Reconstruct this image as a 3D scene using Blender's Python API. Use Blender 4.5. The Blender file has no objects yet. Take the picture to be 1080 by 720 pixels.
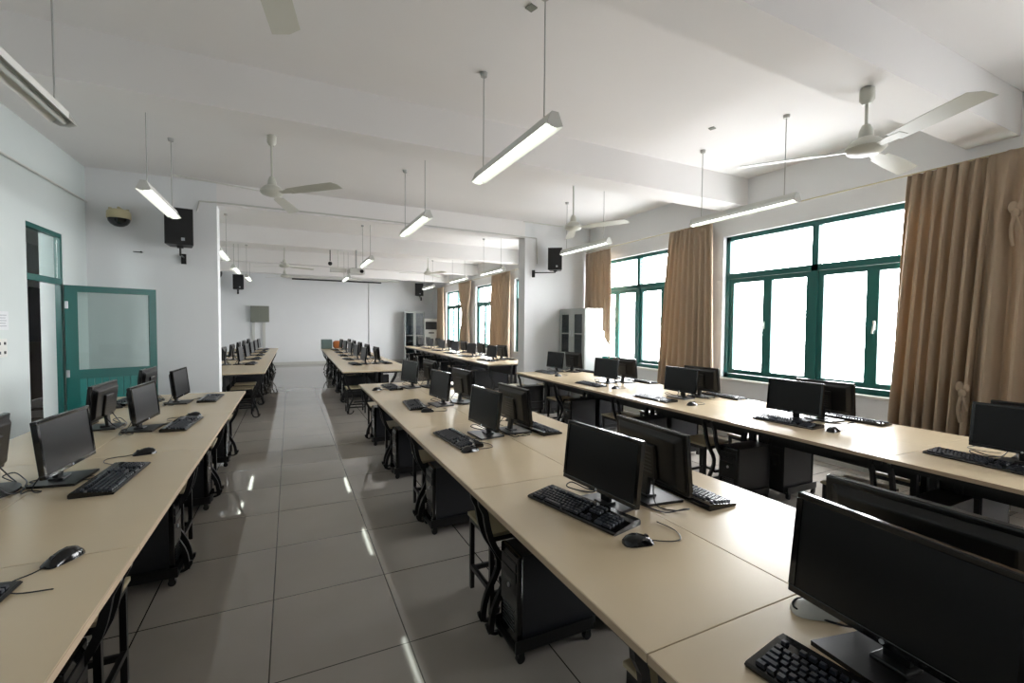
import bpy, bmesh, math, random
from mathutils import Vector, Matrix
random.seed(4)
SC = bpy.context.scene
COL = SC.collection
R = math.radians
PI = math.pi

# ------------------------------------------------------------------ camera
EYE = 1.55
def set_camera():
    yaw, pitch, roll = R(26.25), R(2.03), R(0.43)
    fw = Vector((math.sin(yaw)*math.cos(pitch), math.cos(yaw)*math.cos(pitch), -math.sin(pitch)))
    rt = Vector((math.cos(yaw), -math.sin(yaw), 0)); up = rt.cross(fw)
    rt, up = rt*math.cos(roll)+up*math.sin(roll), up*math.cos(roll)-rt*math.sin(roll)
    cd = bpy.data.cameras.new('camera'); c = bpy.data.objects.new('camera', cd); COL.objects.link(c)
    cd.sensor_width = 36.0; cd.lens = 475.4/1080*36.0; cd.clip_start = 0.05; cd.clip_end = 200
    m = Matrix.Identity(4)
    for i in range(3):
        m[i][0] = rt[i]; m[i][1] = up[i]; m[i][2] = -fw[i]
    m[0][3], m[1][3], m[2][3] = 0, 0, EYE
    c.matrix_world = m
    SC.camera = c
set_camera()
# ------------------------------------------------------------------ light
SKY = 28.0
GROUND = 0.45
TUBE = 7.0
w = bpy.data.worlds.new('world'); SC.world = w; w.use_nodes = True
bg = w.node_tree.nodes['Background']; bg.inputs[0].default_value = (0.97, 0.985, 1.0, 1); bg.inputs[1].default_value = SKY
# overcast sky above, much darker ground below the horizon
wn = w.node_tree; wtc = wn.nodes.new('ShaderNodeTexCoord'); wsp = wn.nodes.new('ShaderNodeSeparateXYZ'); wmr = wn.nodes.new('ShaderNodeMapRange')
wn.links.new(wtc.outputs['Generated'], wsp.inputs[0]); wn.links.new(wsp.outputs[2], wmr.inputs['Value'])
wmr.inputs['From Min'].default_value = -0.25; wmr.inputs['From Max'].default_value = 0.1
wmr.inputs['To Min'].default_value = SKY*GROUND; wmr.inputs['To Max'].default_value = SKY
wn.links.new(wmr.outputs[0], bg.inputs[1])
WINY = [(5.08, 7.52), (2.04, 4.48), (8.74, 11.16), (11.62, 14.06), (14.8, 17.24), (-1.02, 1.42)]
WIN_Z = (0.83, 2.83)
XW = 5.57            # inner face of the window wall
for y0, y1 in WINY:
    ld = bpy.data.lights.new('daylight_portal', 'AREA'); lo = bpy.data.objects.new('daylight_portal', ld); COL.objects.link(lo)
    ld.shape = 'RECTANGLE'; ld.size = WIN_Z[1]-WIN_Z[0]; ld.size_y = y1-y0; ld.cycles.is_portal = True
    lo.location = (XW+0.3, (y0+y1)/2, sum(WIN_Z)/2); lo.rotation_euler = (0, R(90), 0)
SC.view_settings.view_transform = 'Standard'; SC.view_settings.look = 'None'
SC.view_settings.exposure = 0.0; SC.view_settings.gamma = 1.0; SC.view_settings.use_curve_mapping = False

# ------------------------------------------------------------------ materials
def s2l(c):
    return tuple(((v/12.92) if v <= 0.04045 else ((v+0.055)/1.055)**2.4) for v in c)
def mat(name, rgb, rough=0.5, metal=0.0, noise=0.0, nscale=8.0, bump=0.0, bscale=60.0, spec=0.5, coat=0.0, trans=0.0, sub=None):
    m = bpy.data.materials.new(name); m.use_nodes = True
    nt = m.node_tree; b = nt.nodes['Principled BSDF']
    lin = s2l(rgb)
    b.inputs['Base Color'].default_value = (*lin, 1); b.inputs['Roughness'].default_value = rough
    b.inputs['Metallic'].default_value = metal; b.inputs['Specular IOR Level'].default_value = spec
    b.inputs['Coat Weight'].default_value = coat; b.inputs['Transmission Weight'].default_value = trans
    tc = nt.nodes.new('ShaderNodeTexCoord')
    if noise > 0:
        n = nt.nodes.new('ShaderNodeTexNoise'); n.inputs['Scale'].default_value = nscale; n.inputs['Detail'].default_value = 5
        r = nt.nodes.new('ShaderNodeMix'); r.data_type = 'RGBA'
        r.inputs[6].default_value = (*[v*(1-noise) for v in lin], 1); r.inputs[7].default_value = (*[min(1, v*(1+noise)) for v in lin], 1)
        nt.links.new(tc.outputs['Object'], n.inputs['Vector']); nt.links.new(n.outputs['Fac'], r.inputs[0]); nt.links.new(r.outputs[2], b.inputs['Base Color'])
    if bump > 0:
        n2 = nt.nodes.new('ShaderNodeTexNoise'); n2.inputs['Scale'].default_value = bscale; n2.inputs['Detail'].default_value = 3
        bu = nt.nodes.new('ShaderNodeBump'); bu.inputs['Strength'].default_value = bump; bu.inputs['Distance'].default_value = 0.01
        nt.links.new(tc.outputs['Object'], n2.inputs['Vector']); nt.links.new(n2.outputs['Fac'], bu.inputs['Height']); nt.links.new(bu.outputs['Normal'], b.inputs['Normal'])
    return m
def emit(name, rgb, s):
    m = mat(name, rgb, 0.4); b = m.node_tree.nodes['Principled BSDF']
    b.inputs['Emission Color'].default_value = (*s2l(rgb), 1); b.inputs['Emission Strength'].default_value = s
    return m
def tiles(name, rgb, grout, bw, rh, mortar, off, rough, axes='xy', vary=0.03, spec=0.5):
    m = mat(name, rgb, rough, spec=spec); nt = m.node_tree; b = nt.nodes['Principled BSDF']
    tc = nt.nodes.new('ShaderNodeTexCoord'); sep = nt.nodes.new('ShaderNodeSeparateXYZ'); cb = nt.nodes.new('ShaderNodeCombineXYZ')
    nt.links.new(tc.outputs['Object'], sep.inputs[0])
    nt.links.new(sep.outputs[axes[0].upper()], cb.inputs[0]); nt.links.new(sep.outputs[axes[1].upper()], cb.inputs[1])
    mp = nt.nodes.new('ShaderNodeMapping'); mp.inputs['Location'].default_value = (-off[0], -off[1], 0)
    nt.links.new(cb.outputs[0], mp.inputs[0])
    br = nt.nodes.new('ShaderNodeTexBrick'); br.offset = 0; br.squash = 1
    lin = s2l(rgb)
    br.inputs['Color1'].default_value = (*[v*(1-vary) for v in lin], 1); br.inputs['Color2'].default_value = (*[v*(1+vary) for v in lin], 1)
    br.inputs['Mortar'].default_value = (*s2l(grout), 1); br.inputs['Scale'].default_value = 1
    br.inputs['Mortar Size'].default_value = mortar; br.inputs['Mortar Smooth'].default_value = 0.2
    br.inputs['Brick Width'].default_value = bw; br.inputs['Row Height'].default_value = rh
    nt.links.new(mp.outputs[0], br.inputs['Vector'])
    n = nt.nodes.new('ShaderNodeTexNoise'); n.inputs['Scale'].default_value = 1.7; n.inputs['Detail'].default_value = 6
    nt.links.new(tc.outputs['Object'], n.inputs['Vector'])
    mx = nt.nodes.new('ShaderNodeMix'); mx.data_type = 'RGBA'; mx.blend_type = 'MULTIPLY'; mx.inputs[0].default_value = 0.25
    nt.links.new(br.outputs['Color'], mx.inputs[6]); nt.links.new(n.outputs['Fac'], mx.inputs[7]); nt.links.new(mx.outputs[2], b.inputs['Base Color'])
    mr = nt.nodes.new('ShaderNodeMapRange'); mr.inputs['To Min'].default_value = rough*0.7; mr.inputs['To Max'].default_value = rough*1.5
    nt.links.new(n.outputs['Fac'], mr.inputs['Value']); nt.links.new(mr.outputs[0], b.inputs['Roughness'])
    return m

M = {}
M['wall'] = mat('white_painted_plaster', (0.89, 0.895, 0.90), 0.75, noise=0.02, nscale=3, bump=0.05, bscale=40)
M['ceil'] = mat('white_ceiling_paint', (0.92, 0.91, 0.905), 0.85, noise=0.02, nscale=2)
M['floor'] = tiles('polished_floor_tile', (0.66, 0.635, 0.605), (0.22, 0.20, 0.18), 0.607, 0.665, 0.0035, (-0.095, 2.81-0.665*12), 0.035, 'xy', 0.03)
M['corr_floor'] = tiles('corridor_floor_tile', (0.55, 0.52, 0.48), (0.3, 0.28, 0.25), 0.6, 0.6, 0.004, (0, 0), 0.25)
M['white_tile'] = tiles('white_wall_tile', (0.88, 0.9, 0.9), (0.68, 0.7, 0.7), 0.45, 0.3, 0.006, (0, 0), 0.2, 'yz', 0.01)
M['brown'] = mat('brown_dado_paint', (0.38, 0.34, 0.30), 0.5)
M['dark'] = mat('dark_corridor_cabinet_paint', (0.08, 0.10, 0.11), 0.4)
M['green'] = mat('dark_green_painted_frame', (0.05, 0.34, 0.32), 0.35, noise=0.08, nscale=20)
M['green_door'] = mat('teal_painted_wood', (0.06, 0.42, 0.40), 0.4, noise=0.1, nscale=14)
M['glass'] = mat('clear_glass', (1, 1, 1), 0.0, trans=1.0)
def thin_glass(name, tint=(1, 1, 1), refl=0.06):
    m = bpy.data.materials.new(name); m.use_nodes = True; nt = m.node_tree
    for n in list(nt.nodes):
        if n.type != 'OUTPUT_MATERIAL': nt.nodes.remove(n)
    t = nt.nodes.new('ShaderNodeBsdfTransparent'); t.inputs[0].default_value = (*tint, 1)
    g = nt.nodes.new('ShaderNodeBsdfGlossy'); g.inputs['Roughness'].default_value = 0.02
    mx = nt.nodes.new('ShaderNodeMixShader'); mx.inputs[0].default_value = refl
    nt.links.new(t.outputs[0], mx.inputs[1]); nt.links.new(g.outputs[0], mx.inputs[2])
    nt.links.new(mx.outputs[0], nt.nodes['Material Output'].inputs[0])
    return m
M['pane'] = thin_glass('window_glass')
M['door_glass'] = thin_glass('door_glass', (0.90, 0.95, 0.94), 0.03)
M['cab_glass'] = thin_glass('cabinet_glass', (0.45, 0.52, 0.55), 0.10)
M['maple'] = mat('maple_laminate', (0.785, 0.715, 0.60), 0.26, noise=0.03, nscale=5, spec=0.5)
M['edge'] = mat('maple_edge_band', (0.72, 0.64, 0.54), 0.4)
M['seatwood'] = mat('stool_seat_plywood', (0.66, 0.61, 0.50), 0.35, noise=0.06, nscale=9)
M['steel'] = mat('black_powder_coated_steel', (0.07, 0.07, 0.075), 0.35)
M['blk'] = mat('black_abs_plastic', (0.045, 0.045, 0.05), 0.38)
M['blkgloss'] = mat('glossy_black_plastic', (0.035, 0.035, 0.04), 0.12)
M['screen'] = mat('switched_off_lcd', (0.05, 0.055, 0.065), 0.3, spec=0.3)
M['key'] = mat('dark_keycap', (0.11, 0.13, 0.17), 0.35)
M['case'] = mat('dark_grey_tower_case', (0.14, 0.145, 0.16), 0.35)
M['vent'] = mat('grey_vent_mesh', (0.25, 0.25, 0.25), 0.4, metal=0.5)
M['silver'] = mat('silver_trim', (0.75, 0.76, 0.78), 0.3, metal=0.8)
M['pale'] = mat('pale_grey_plastic', (0.78, 0.78, 0.76), 0.35)
M['white'] = mat('white_enamel', (0.85, 0.85, 0.83), 0.35)
M['cream'] = mat('cream_plastic', (0.74, 0.70, 0.56), 0.4)
M['fan'] = mat('fan_off_white_enamel', (0.80, 0.80, 0.76), 0.3)
M['tube'] = emit('lit_fluorescent_tube', (0.98, 1.0, 0.96), TUBE)
M['tube_off'] = mat('unlit_fluorescent_tube', (0.85, 0.86, 0.84), 0.25)
M['rod'] = mat('grey_hanging_rod', (0.68, 0.68, 0.67), 0.4, metal=0.3)
M['cabgrey'] = mat('light_grey_steel_cabinet', (0.66, 0.68, 0.67), 0.4)
M['boxgrey'] = mat('olive_grey_electrical_box', (0.48, 0.49, 0.45), 0.45)
M['orange'] = mat('orange_fabric', (0.62, 0.36, 0.16), 0.7, noise=0.1)
M['teal'] = mat('grey_teal_box', (0.40, 0.47, 0.46), 0.5)
M['blue'] = mat('blue_folder', (0.15, 0.28, 0.45), 0.5)
M['paper'] = mat('paper', (0.85, 0.86, 0.87), 0.8)
M['ink'] = mat('grey_ink', (0.55, 0.56, 0.60), 0.8)
def curtain_mat():
    m = mat('beige_brown_curtain', (0.70, 0.625, 0.54), 0.8, noise=0.05, nscale=30, bump=0.15, bscale=300)
    nt = m.node_tree; b = nt.nodes['Principled BSDF']; out = nt.nodes['Material Output']
    tr = nt.nodes.new('ShaderNodeBsdfTranslucent'); tr.inputs[0].default_value = (*s2l((0.76, 0.66, 0.53)), 1)
    mx = nt.nodes.new('ShaderNodeMixShader'); mx.inputs[0].default_value = 0.16
    nt.links.new(b.outputs[0], mx.inputs[1]); nt.links.new(tr.outputs[0], mx.inputs[2]); nt.links.new(mx.outputs[0], out.inputs[0])
    return m
M['curtain'] = curtain_mat()

# ------------------------------------------------------------------ mesh helpers
def spl(pts, n=5):
    P = [Vector(p) for p in pts]; P = [P[0]*2-P[1]]+P+[P[-1]*2-P[-2]]; out = []
    for i in range(1, len(P)-2):
        a, b, c, d = P[i-1:i+3]
        for k in range(n):
            t = k/n; out.append(0.5*((2*b)+(c-a)*t+(2*a-5*b+4*c-d)*t*t+(3*b-a-3*c+d)*t**3))
    out.append(P[-2]); return out
class MB:
    """collects shapes into one mesh"""
    def __init__(s): s.bm = bmesh.new()
    def box(s, c, d, rz=0.0, rx=0.0, ry=0.0, bev=0.0, taper=None):
        r = bmesh.ops.create_cube(s.bm, size=1.0); vs = r['verts']
        for v in vs:
            v.co = Vector((v.co.x*d[0], v.co.y*d[1], v.co.z*d[2]))
            if taper and v.co.z > 0: v.co.x *= taper[0]; v.co.y *= taper[1]
        if bev > 0:
            es = list({e for v in vs for e in v.link_edges})
            r2 = bmesh.ops.bevel(s.bm, geom=es, offset=bev, segments=2, affect='EDGES', profile=0.5)
            vs = list({v for f in r2['faces'] for v in f.verts} | {v for v in vs if v.is_valid})
        mt = Matrix.Translation(Vector(c)) @ Matrix.Rotation(rz, 4, 'Z') @ Matrix.Rotation(ry, 4, 'Y') @ Matrix.Rotation(rx, 4, 'X')
        bmesh.ops.transform(s.bm, matrix=mt, verts=vs); return s
    def box2(s, a, b, bev=0.0):
        return s.box([(a[i]+b[i])/2 for i in range(3)], [abs(b[i]-a[i]) for i in range(3)], bev=bev)
    def cyl(s, a, b, r, r2=None, n=12):
        a, b = Vector(a), Vector(b); d = b-a
        rr = bmesh.ops.create_cone(s.bm, cap_ends=True, segments=n, radius1=r, radius2=r if r2 is None else r2, depth=d.length)
        q = Vector((0, 0, 1)).rotation_difference(d.normalized()).to_matrix().to_4x4()
        bmesh.ops.transform(s.bm, matrix=Matrix.Translation((a+b)/2) @ q, verts=rr['verts']); return s
    def tube(s, pts, r, n=8, flat=None):
        """swept tube through points; flat=(w,h) gives a rectangular bar"""
        pts = [Vector(p) for p in pts]; rings = []
        prev = None
        for i, p in enumerate(pts):
            if i == 0: t = pts[1]-pts[0]
            elif i == len(pts)-1: t = pts[-1]-pts[-2]
            else: t = (pts[i+1]-pts[i]).normalized()+(pts[i]-pts[i-1]).normalized()
            t.normalize()
            if prev is None:
                ref = Vector((0, 1, 0)) if abs(t.y) < 0.9 else Vector((1, 0, 0))
                u = t.cross(ref).normalized()
            else:
                u = (prev - t*prev.dot(t)).normalized()
            prev = u; v = t.cross(u)
            if flat:
                prof = [(-flat[0]/2, -flat[1]/2), (flat[0]/2, -flat[1]/2), (flat[0]/2, flat[1]/2), (-flat[0]/2, flat[1]/2)]
            else:
                prof = [(r*math.cos(2*PI*k/n), r*math.sin(2*PI*k/n)) for k in range(n)]
            rings.append([s.bm.verts.new(p+u*a+v*b) for a, b in prof])
        m = len(rings[0])
        for i in range(len(rings)-1):
            for k in range(m):
                s.bm.faces.new((rings[i][k], rings[i][(k+1) % m], rings[i+1][(k+1) % m], rings[i+1][k]))
        s.bm.faces.new(rings[0][::-1]); s.bm.faces.new(rings[-1]); return s
    def lathe(s, prof, c=(0, 0, 0), n=24, axis=None):
        rings = []
        vs = []
        for r, z in prof:
            ring = [s.bm.verts.new((r*math.cos(2*PI*k/n), r*math.sin(2*PI*k/n), z)) for k in range(n)]
            rings.append(ring); vs += ring
        for i in range(len(rings)-1):
            for k in range(n): s.bm.faces.new((rings[i][k], rings[i][(k+1) % n], rings[i+1][(k+1) % n], rings[i+1][k]))
        s.bm.faces.new(rings[0][::-1]); s.bm.faces.new(rings[-1])
        mt = Matrix.Translation(Vector(c))
        if axis is not None: mt = mt @ Vector((0, 0, 1)).rotation_difference(Vector(axis).normalized()).to_matrix().to_4x4()
        bmesh.ops.transform(s.bm, matrix=mt, verts=vs); return s
    def prism(s, poly, z0, z1, plane='xy'):
        def P(a, b, z):
            return {'xy': (a, b, z), 'xz': (a, z, b), 'yz': (z, a, b)}[plane]
        lo = [s.bm.verts.new(P(a, b, z0)) for a, b in poly]; hi = [s.bm.verts.new(P(a, b, z1)) for a, b in poly]
        n = len(poly)
        for k in range(n): s.bm.faces.new((lo[k], lo[(k+1) % n], hi[(k+1) % n], hi[k]))
        s.bm.faces.new(lo[::-1]); s.bm.faces.new(hi); return s
    def sphere(s, c, r, sc=(1, 1, 1), u=20, v=12):
        rr = bmesh.ops.create_uvsphere(s.bm, u_segments=u, v_segments=v, radius=r)
        bmesh.ops.transform(s.bm, matrix=Matrix.Translation(Vector(c)) @ Matrix.Diagonal((*sc, 1)), verts=rr['verts']); return s
    def obj(s, name, m, parent=None, smooth=False, kind=None):
        bmesh.ops.recalc_face_normals(s.bm, faces=s.bm.faces)
        me = bpy.data.meshes.new(name); s.bm.to_mesh(me); s.bm.free(); me.materials.append(m)
        if smooth:
            for p in me.polygons: p.use_smooth = True
            try: me.set_sharp_from_angle(angle=R(40))
            except Exception: pass
        o = bpy.data.objects.new(name, me); COL.objects.link(o)
        if parent: o.parent = parent
        if kind: o['kind'] = kind
        return o
def thing(name, label, cat, loc=(0, 0, 0), rz=0.0, group=None):
    o = bpy.data.objects.new(name, None); COL.objects.link(o); o.empty_display_size = 0.05
    o.location = loc; o.rotation_euler = (0, 0, rz); o['label'] = label; o['category'] = cat
    if group: o['group'] = group
    return o
def tag(o, label, cat, group=None):
    o['label'] = label; o['category'] = cat
    if group: o['group'] = group
    return o
KIDS = {}
def kids(o):
    return [c for c in ALL if c.parent == o]
def snapshot(root):
    """remember the tree of a prototype: [(object, [children...])]"""
    ch = [c for c in COL.objects if c.parent == root]
    KIDS[root.name] = [(c, [g for g in COL.objects if g.parent == c]) for c in ch]
    return root
def dup(root, loc, rz, label, group=None):
    r = root.copy(); COL.objects.link(r); r.location = loc; r.rotation_euler = (0, 0, rz); r['label'] = label
    if group: r['group'] = group
    for c, gs in KIDS[root.name]:
        c2 = c.copy(); COL.objects.link(c2); c2.parent = r
        for g in gs:
            g2 = g.copy(); COL.objects.link(g2); g2.parent = c2
    return r
class Kind:
    """first placement moves the prototype, later ones copy it"""
    def __init__(s, root): s.root = snapshot(root); s.used = False
    def put(s, loc, rz, label, group):
        if not s.used:
            s.used = True; r = s.root; r.location = loc; r.rotation_euler = (0, 0, rz); r['label'] = label; r['group'] = group; return r
        return dup(s.root, loc, rz, label, group)
def st(o): o['kind'] = 'structure'; return o

# ------------------------------------------------------------------ room shell
XL = -2.35; YN = -5.0; YF = 19.1; ZC = 3.55; YP = 7.7
st(MB().box2((XL-0.2, YN-0.2, -0.12), (XW+0.24, YF+0.2, 0)).obj('floor', M['floor']))
st(MB().box2((XL-0.2, YN-0.2, ZC), (XW+0.24, YF+0.2, ZC+0.15)).obj('ceiling', M['ceil']))
st(MB().box2((XL-0.2, YF, 0), (XW+0.24, YF+0.2, ZC)).obj('wall_far', M['wall']))
st(MB().box2((XL-0.2, YN-0.2, 0), (XW+0.24, YN, ZC)).obj('wall_near', M['wall']))
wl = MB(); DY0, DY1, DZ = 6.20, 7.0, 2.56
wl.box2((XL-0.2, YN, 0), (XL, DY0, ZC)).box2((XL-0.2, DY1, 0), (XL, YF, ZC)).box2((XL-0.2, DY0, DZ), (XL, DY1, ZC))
st(wl.obj('wall_left', mat('vignette_tinted_wall_paint', (0.80, 0.83, 0.825), 0.75, noise=0.02, nscale=3, bump=0.05, bscale=40)))  # corner vignette shading put into the wall colour as an even grey-green tint
wr = MB(); T = 0.24
wr.box2((XW, YN, 0), (XW+T, YF, WIN_Z[0])).box2((XW, YN, WIN_Z[1]), (XW+T, YF, ZC))
ys = [YN] + [v for p in sorted(WINY) for v in p] + [YF]
for a, b in zip(ys[0::2], ys[1::2]): wr.box2((XW, a, WIN_Z[0]), (XW+T, b, WIN_Z[1]))
st(wr.obj('wall_right', M['wall']))
# cross walls between the two halves of the room, with the header over the opening
st(MB().box2((XL, YP, 0), (-0.92, YP+0.26, ZC)).obj('wall_cross_left', M['wall']))
st(MB().box2((4.06, YP, 0), (XW, YP+0.26, ZC)).obj('wall_cross_right', M['wall']))
st(MB().box2((-0.92, YP, 3.23), (4.06, YP+0.26, ZC)).obj('trim_1', M['ceil']))
for i, (a, b, z) in enumerate([(4.12, 4.48, 3.19), (1.58, 1.92, 3.19), (-1.1, -0.75, 3.19), (10.7, 11.0, 3.20), (13.9, 14.2, 3.20), (16.9, 17.2, 3.22)]):
    st(MB().box2((XL, a, z), (XW, b, ZC)).obj('trim_%d' % (i+2), M['ceil']))
st(MB().box2((XW-0.045, YN, 0), (XW, YF, 0.11)).obj('baseboard_right', M['pale']))
st(MB().box2((XL+0.0, YF-0.012, 0), (XW, YF, 0.1)).obj('baseboard_far', M['pale']))
# window sills
for i, (y0, y1) in enumerate(WINY):
    n = i+1
    win = bpy.data.objects.new('window_%d' % n, None); COL.objects.link(win); st(win); win.location = (XW+0.1, (y0+y1)/2, WIN_Z[0])
    L = y1-y0; HH = WIN_Z[1]-WIN_Z[0]; zt = 2.27-WIN_Z[0]
    f = MB(); q = 0.035
    f.box((0, 0, HH-0.03), (0.07, L, 0.06)).box((0, 0, 0.03), (0.07, L, 0.06)).box((0, L/2-0.03, HH/2), (0.07, 0.06, HH)).box((0, -L/2+0.03, HH/2), (0.07, 0.06, HH))
    f.box((0, 0, zt), (0.075, L, 0.075)).box((0, 0, HH/2), (0.075, 0.075, HH))
    f.obj('window_frame', M['green'], win)
    for sgn in (-1, 1):
        # each half: two casements meeting on a thick pair of stiles
        for k in (0, 1):
            ya = sgn*(0.04 + k*(L/2-0.1)/2); yb = sgn*(0.04 + (k+1)*(L/2-0.1)/2)
            lo, hi = min(ya, yb), max(ya, yb)
            sm = MB(); t = 0.06; z0, z1 = 0.065, zt-0.04
            sm.box2((-0.02, lo, z0), (0.025, lo+t, z1)).box2((-0.02, hi-t, z0), (0.025, hi, z1)).box2((-0.02, lo+t, z0), (0.025, hi-t, z0+t)).box2((-0.02, lo+t, z1-t), (0.025, hi-t, z1))
            so = sm.obj('casement', M['green'], win)
            MB().box2((0.0, lo+t, z0+t), (0.005, hi-t, z1-t)).obj('pane', M['pane'], so)
        yh = sgn*(0.04+(L/2-0.1)/2+0.03)
        MB().box((-0.035, yh, 0.75), (0.02, 0.022, 0.10), bev=0.004).box((-0.055, yh, 0.72), (0.012, 0.018, 0.12), rx=R(8), bev=0.003).obj('handle', M['white'], win)
        MB().box2((0.0, min(sgn*0.04, sgn*(L/2-0.06)), zt+0.04), (0.005, max(sgn*0.04, sgn*(L/2-0.06)), HH-0.06)).obj('pane', M['pane'], win)
    MB().box2((-0.13, -L/2-0.02, -0.035), (-0.03, L/2+0.02, 0.0), bev=0.005).obj('window_sill', M['white'], win)
# upper thin ledge over the windows (white reveal strip with the curtain wire)
for y0, y1 in [(0.6, 7.66), (8.0, 18.2)]:
    tag(MB().cyl((5.44, y0, 3.045), (5.44, y1, 3.045), 0.007, n=8).obj('curtain_rail', M['cream']),
        'thin curtain rail running above the %s windows' % ('near' if y0 < 5 else 'far'), 'curtain rail')

# conduit along the header
def conduit(name, pts, label, m='wall', r=0.012):
    return tag(MB().tube(pts, r, 8).obj(name, M[m], smooth=True), label, 'conduit')
conduit('conduit', [(-1.15, 7.68, 3.12), (-1.12, 7.68, 3.26), (-0.9, 7.68, 3.27), (1, 7.68, 3.27), (4.3, 7.68, 3.24), (4.32, 7.68, 2.75)], 'white cable conduit crossing the header beam to the right speaker', 'pale')
conduit('conduit', [(2.9, 19.08, 0.15), (2.9, 19.08, 3.3)], 'white vertical conduit on the far wall right of the blank screen area', 'pale', 0.015)
conduit('conduit', [(XL+0.02, 0.0, 3.02), (XL+0.02, 7.68, 3.10)], 'thin conduit running along the top of the left wall', 'pale')

# ------------------------------------------------------------------ doorway on the left
dr = bpy.data.objects.new('door_1', None); COL.objects.link(dr); st(dr); dr.location = (XL, DY1, 0)
f = MB(); W_ = DY0-DY1
f.box2((-0.055, -0.05, 0), (-0.005, 0.0, DZ)).box2((-0.055, W_, 0), (-0.03, W_+0.015, DZ)).box2((-0.055, W_+0.015, 1.98), (-0.005, -0.05, 2.045)).box2((-0.055, W_+0.015, DZ-0.045), (-0.005, -0.05, DZ))
f.obj('door_frame', M['green'], dr)
MB().box2((-0.033, W_+0.016, 2.046), (-0.028, -0.051, DZ-0.046)).obj('transom_pane', M['door_glass'], dr)
lf = bpy.data.objects.new('door_2', None); COL.objects.link(lf); st(lf); lf.location = (XL+0.015, DY1-0.03, 0.02); lf.rotation_euler = (0, 0, R(27))
LW = 0.86; LH = 1.96
f = MB(); f.box2((0, -0.02, 0), (0.11, 0.02, LH)).box2((LW-0.075, -0.02, 0), (LW, 0.02, LH)).box2((0.11, -0.02, LH-0.075), (LW-0.075, 0.02, LH)).box2((0.11, -0.02, 0.86), (LW-0.075, 0.02, 0.97)).box2((0.11, -0.02, 0), (LW-0.075, 0.02, 0.12))
fr = f.obj('leaf_frame', M['green'], lf)
p = MB()
nb = 10
for k in range(nb):
    a = 0.11+(LW-0.185)*k/nb; b = 0.11+(LW-0.185)*(k+1)/nb
    p.box2((a+0.002, -0.012, 0.12), (b-0.002, 0.012, 0.86), bev=0.002)
p.obj('board_panel', M['green_door'], lf)
MB().box2((0.11, -0.003, 0.97), (LW-0.075, 0.003, LH-0.075)).obj('glass_pane', M['door_glass'], lf)
for z in (0.93, 1.73): MB().box((0.012, -0.028, z), (0.03, 0.012, 0.085), bev=0.003).obj('hinge', M['silver'], lf)
# corridor outside
st(MB().box2((-6.2, 3.0, -0.12), (XL-0.2, 16.0, -0.01)).obj('floor_corridor', M['corr_floor']))
st(MB().box2((-6.2, 3.0, 3.1), (XL-0.2, 16.0, 3.2)).obj('ceiling_corridor', M['ceil']))
cw = MB(); cw.box2((-4.75, 3.0, 0), (-4.6, 16.0, 1.15)); st(cw.obj('wall_corridor', M['brown']))
st(MB().box2((-4.75, 3.0, 2.25), (-4.6, 16.0, 3.1)).obj('wall_corridor_upper', M['wall']))
o = MB().box2((-4.72, 3.0, 1.15), (-4.66, 16.0, 2.25)).obj('window_7', M['dark']); st(o)
st(MB().box2((-2.81, 7.92, 0), (-2.56, 8.5, 3.1)).obj('wall_corridor_column', M['white_tile']))
st(MB().box2((-4.6, 3.0, 0), (-2.55, 3.1, 2.3)).obj('wall_corridor_light_block', M['wall']))  # unseen wall added to limit daylight in the corridor, left open above
st(MB().box2((-4.6, 15.9, 0), (-2.55, 16.0, 3.1)).obj('wall_corridor_end', M['wall']))

# ------------------------------------------------------------------ desks
def desk_proto(name, L, side_w=0.62):
    """desk running along local y (0..L), user edge at local x=0, back at x=side_w"""
    t = thing(name, '', 'desk')
    MB().box2((0, 0.001, 0.725), (side_w-0.001, L-0.001, 0.75), bev=0.002).obj('desktop', M['maple'], t)
    MB().box2((-0.0018, 0.002, 0.726), (0.0, L-0.002, 0.749)).obj('edge_band', M['edge'], t)
    MB().box2((0.03, 0.03, 0.69), (0.06, L-0.03, 0.7245)).box2((side_w-0.06, 0.03, 0.66), (side_w-0.03, L-0.03, 0.7245)).obj('apron_rail', M['steel'], t)
    for y in (0.085, L-0.02):
        g = MB()
        # crank-shaped front leg: down and inward to a knee, back out to the foot
        pts = []
        for i in range(17):
            s = i/16.0
            z = 0.715 - 0.695*s
            x = 0.05 + 0.045*s + 0.09*math.exp(-((s-0.58)/0.19)**2) + 0.02*math.sin(s*PI) - 0.015*(1 if s < 0.1 else 0)
            pts.append((x, y, z))
        g.tube(pts, 0.0, flat=(0.028, 0.022))
        # curled foot
        pts = [(0.075+0.055*(1-math.cos(a)), y, 0.068-0.055*math.sin(a)) for a in [k*PI/9 for k in range(0, 10)]]
        g.tube(pts, 0.0, flat=(0.016, 0.018))
        g.box2((0.05, y-0.014, 0.70), (side_w-0.03, y+0.014, 0.7245)).obj('leg', M['steel'], t)
        MB().box2((side_w-0.06, y-0.018, 0.0), (side_w-0.02, y+0.018, 0.70)).box2((0.19, y-0.01, 0.20), (side_w-0.06, y+0.01, 0.225)).obj('leg', M['steel'], t)
    MB().box2((side_w-0.035, 0.06, 0.50), (side_w-0.025, L-0.06, 0.66)).obj('modesty_panel', M['steel'], t)
    return t

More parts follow.
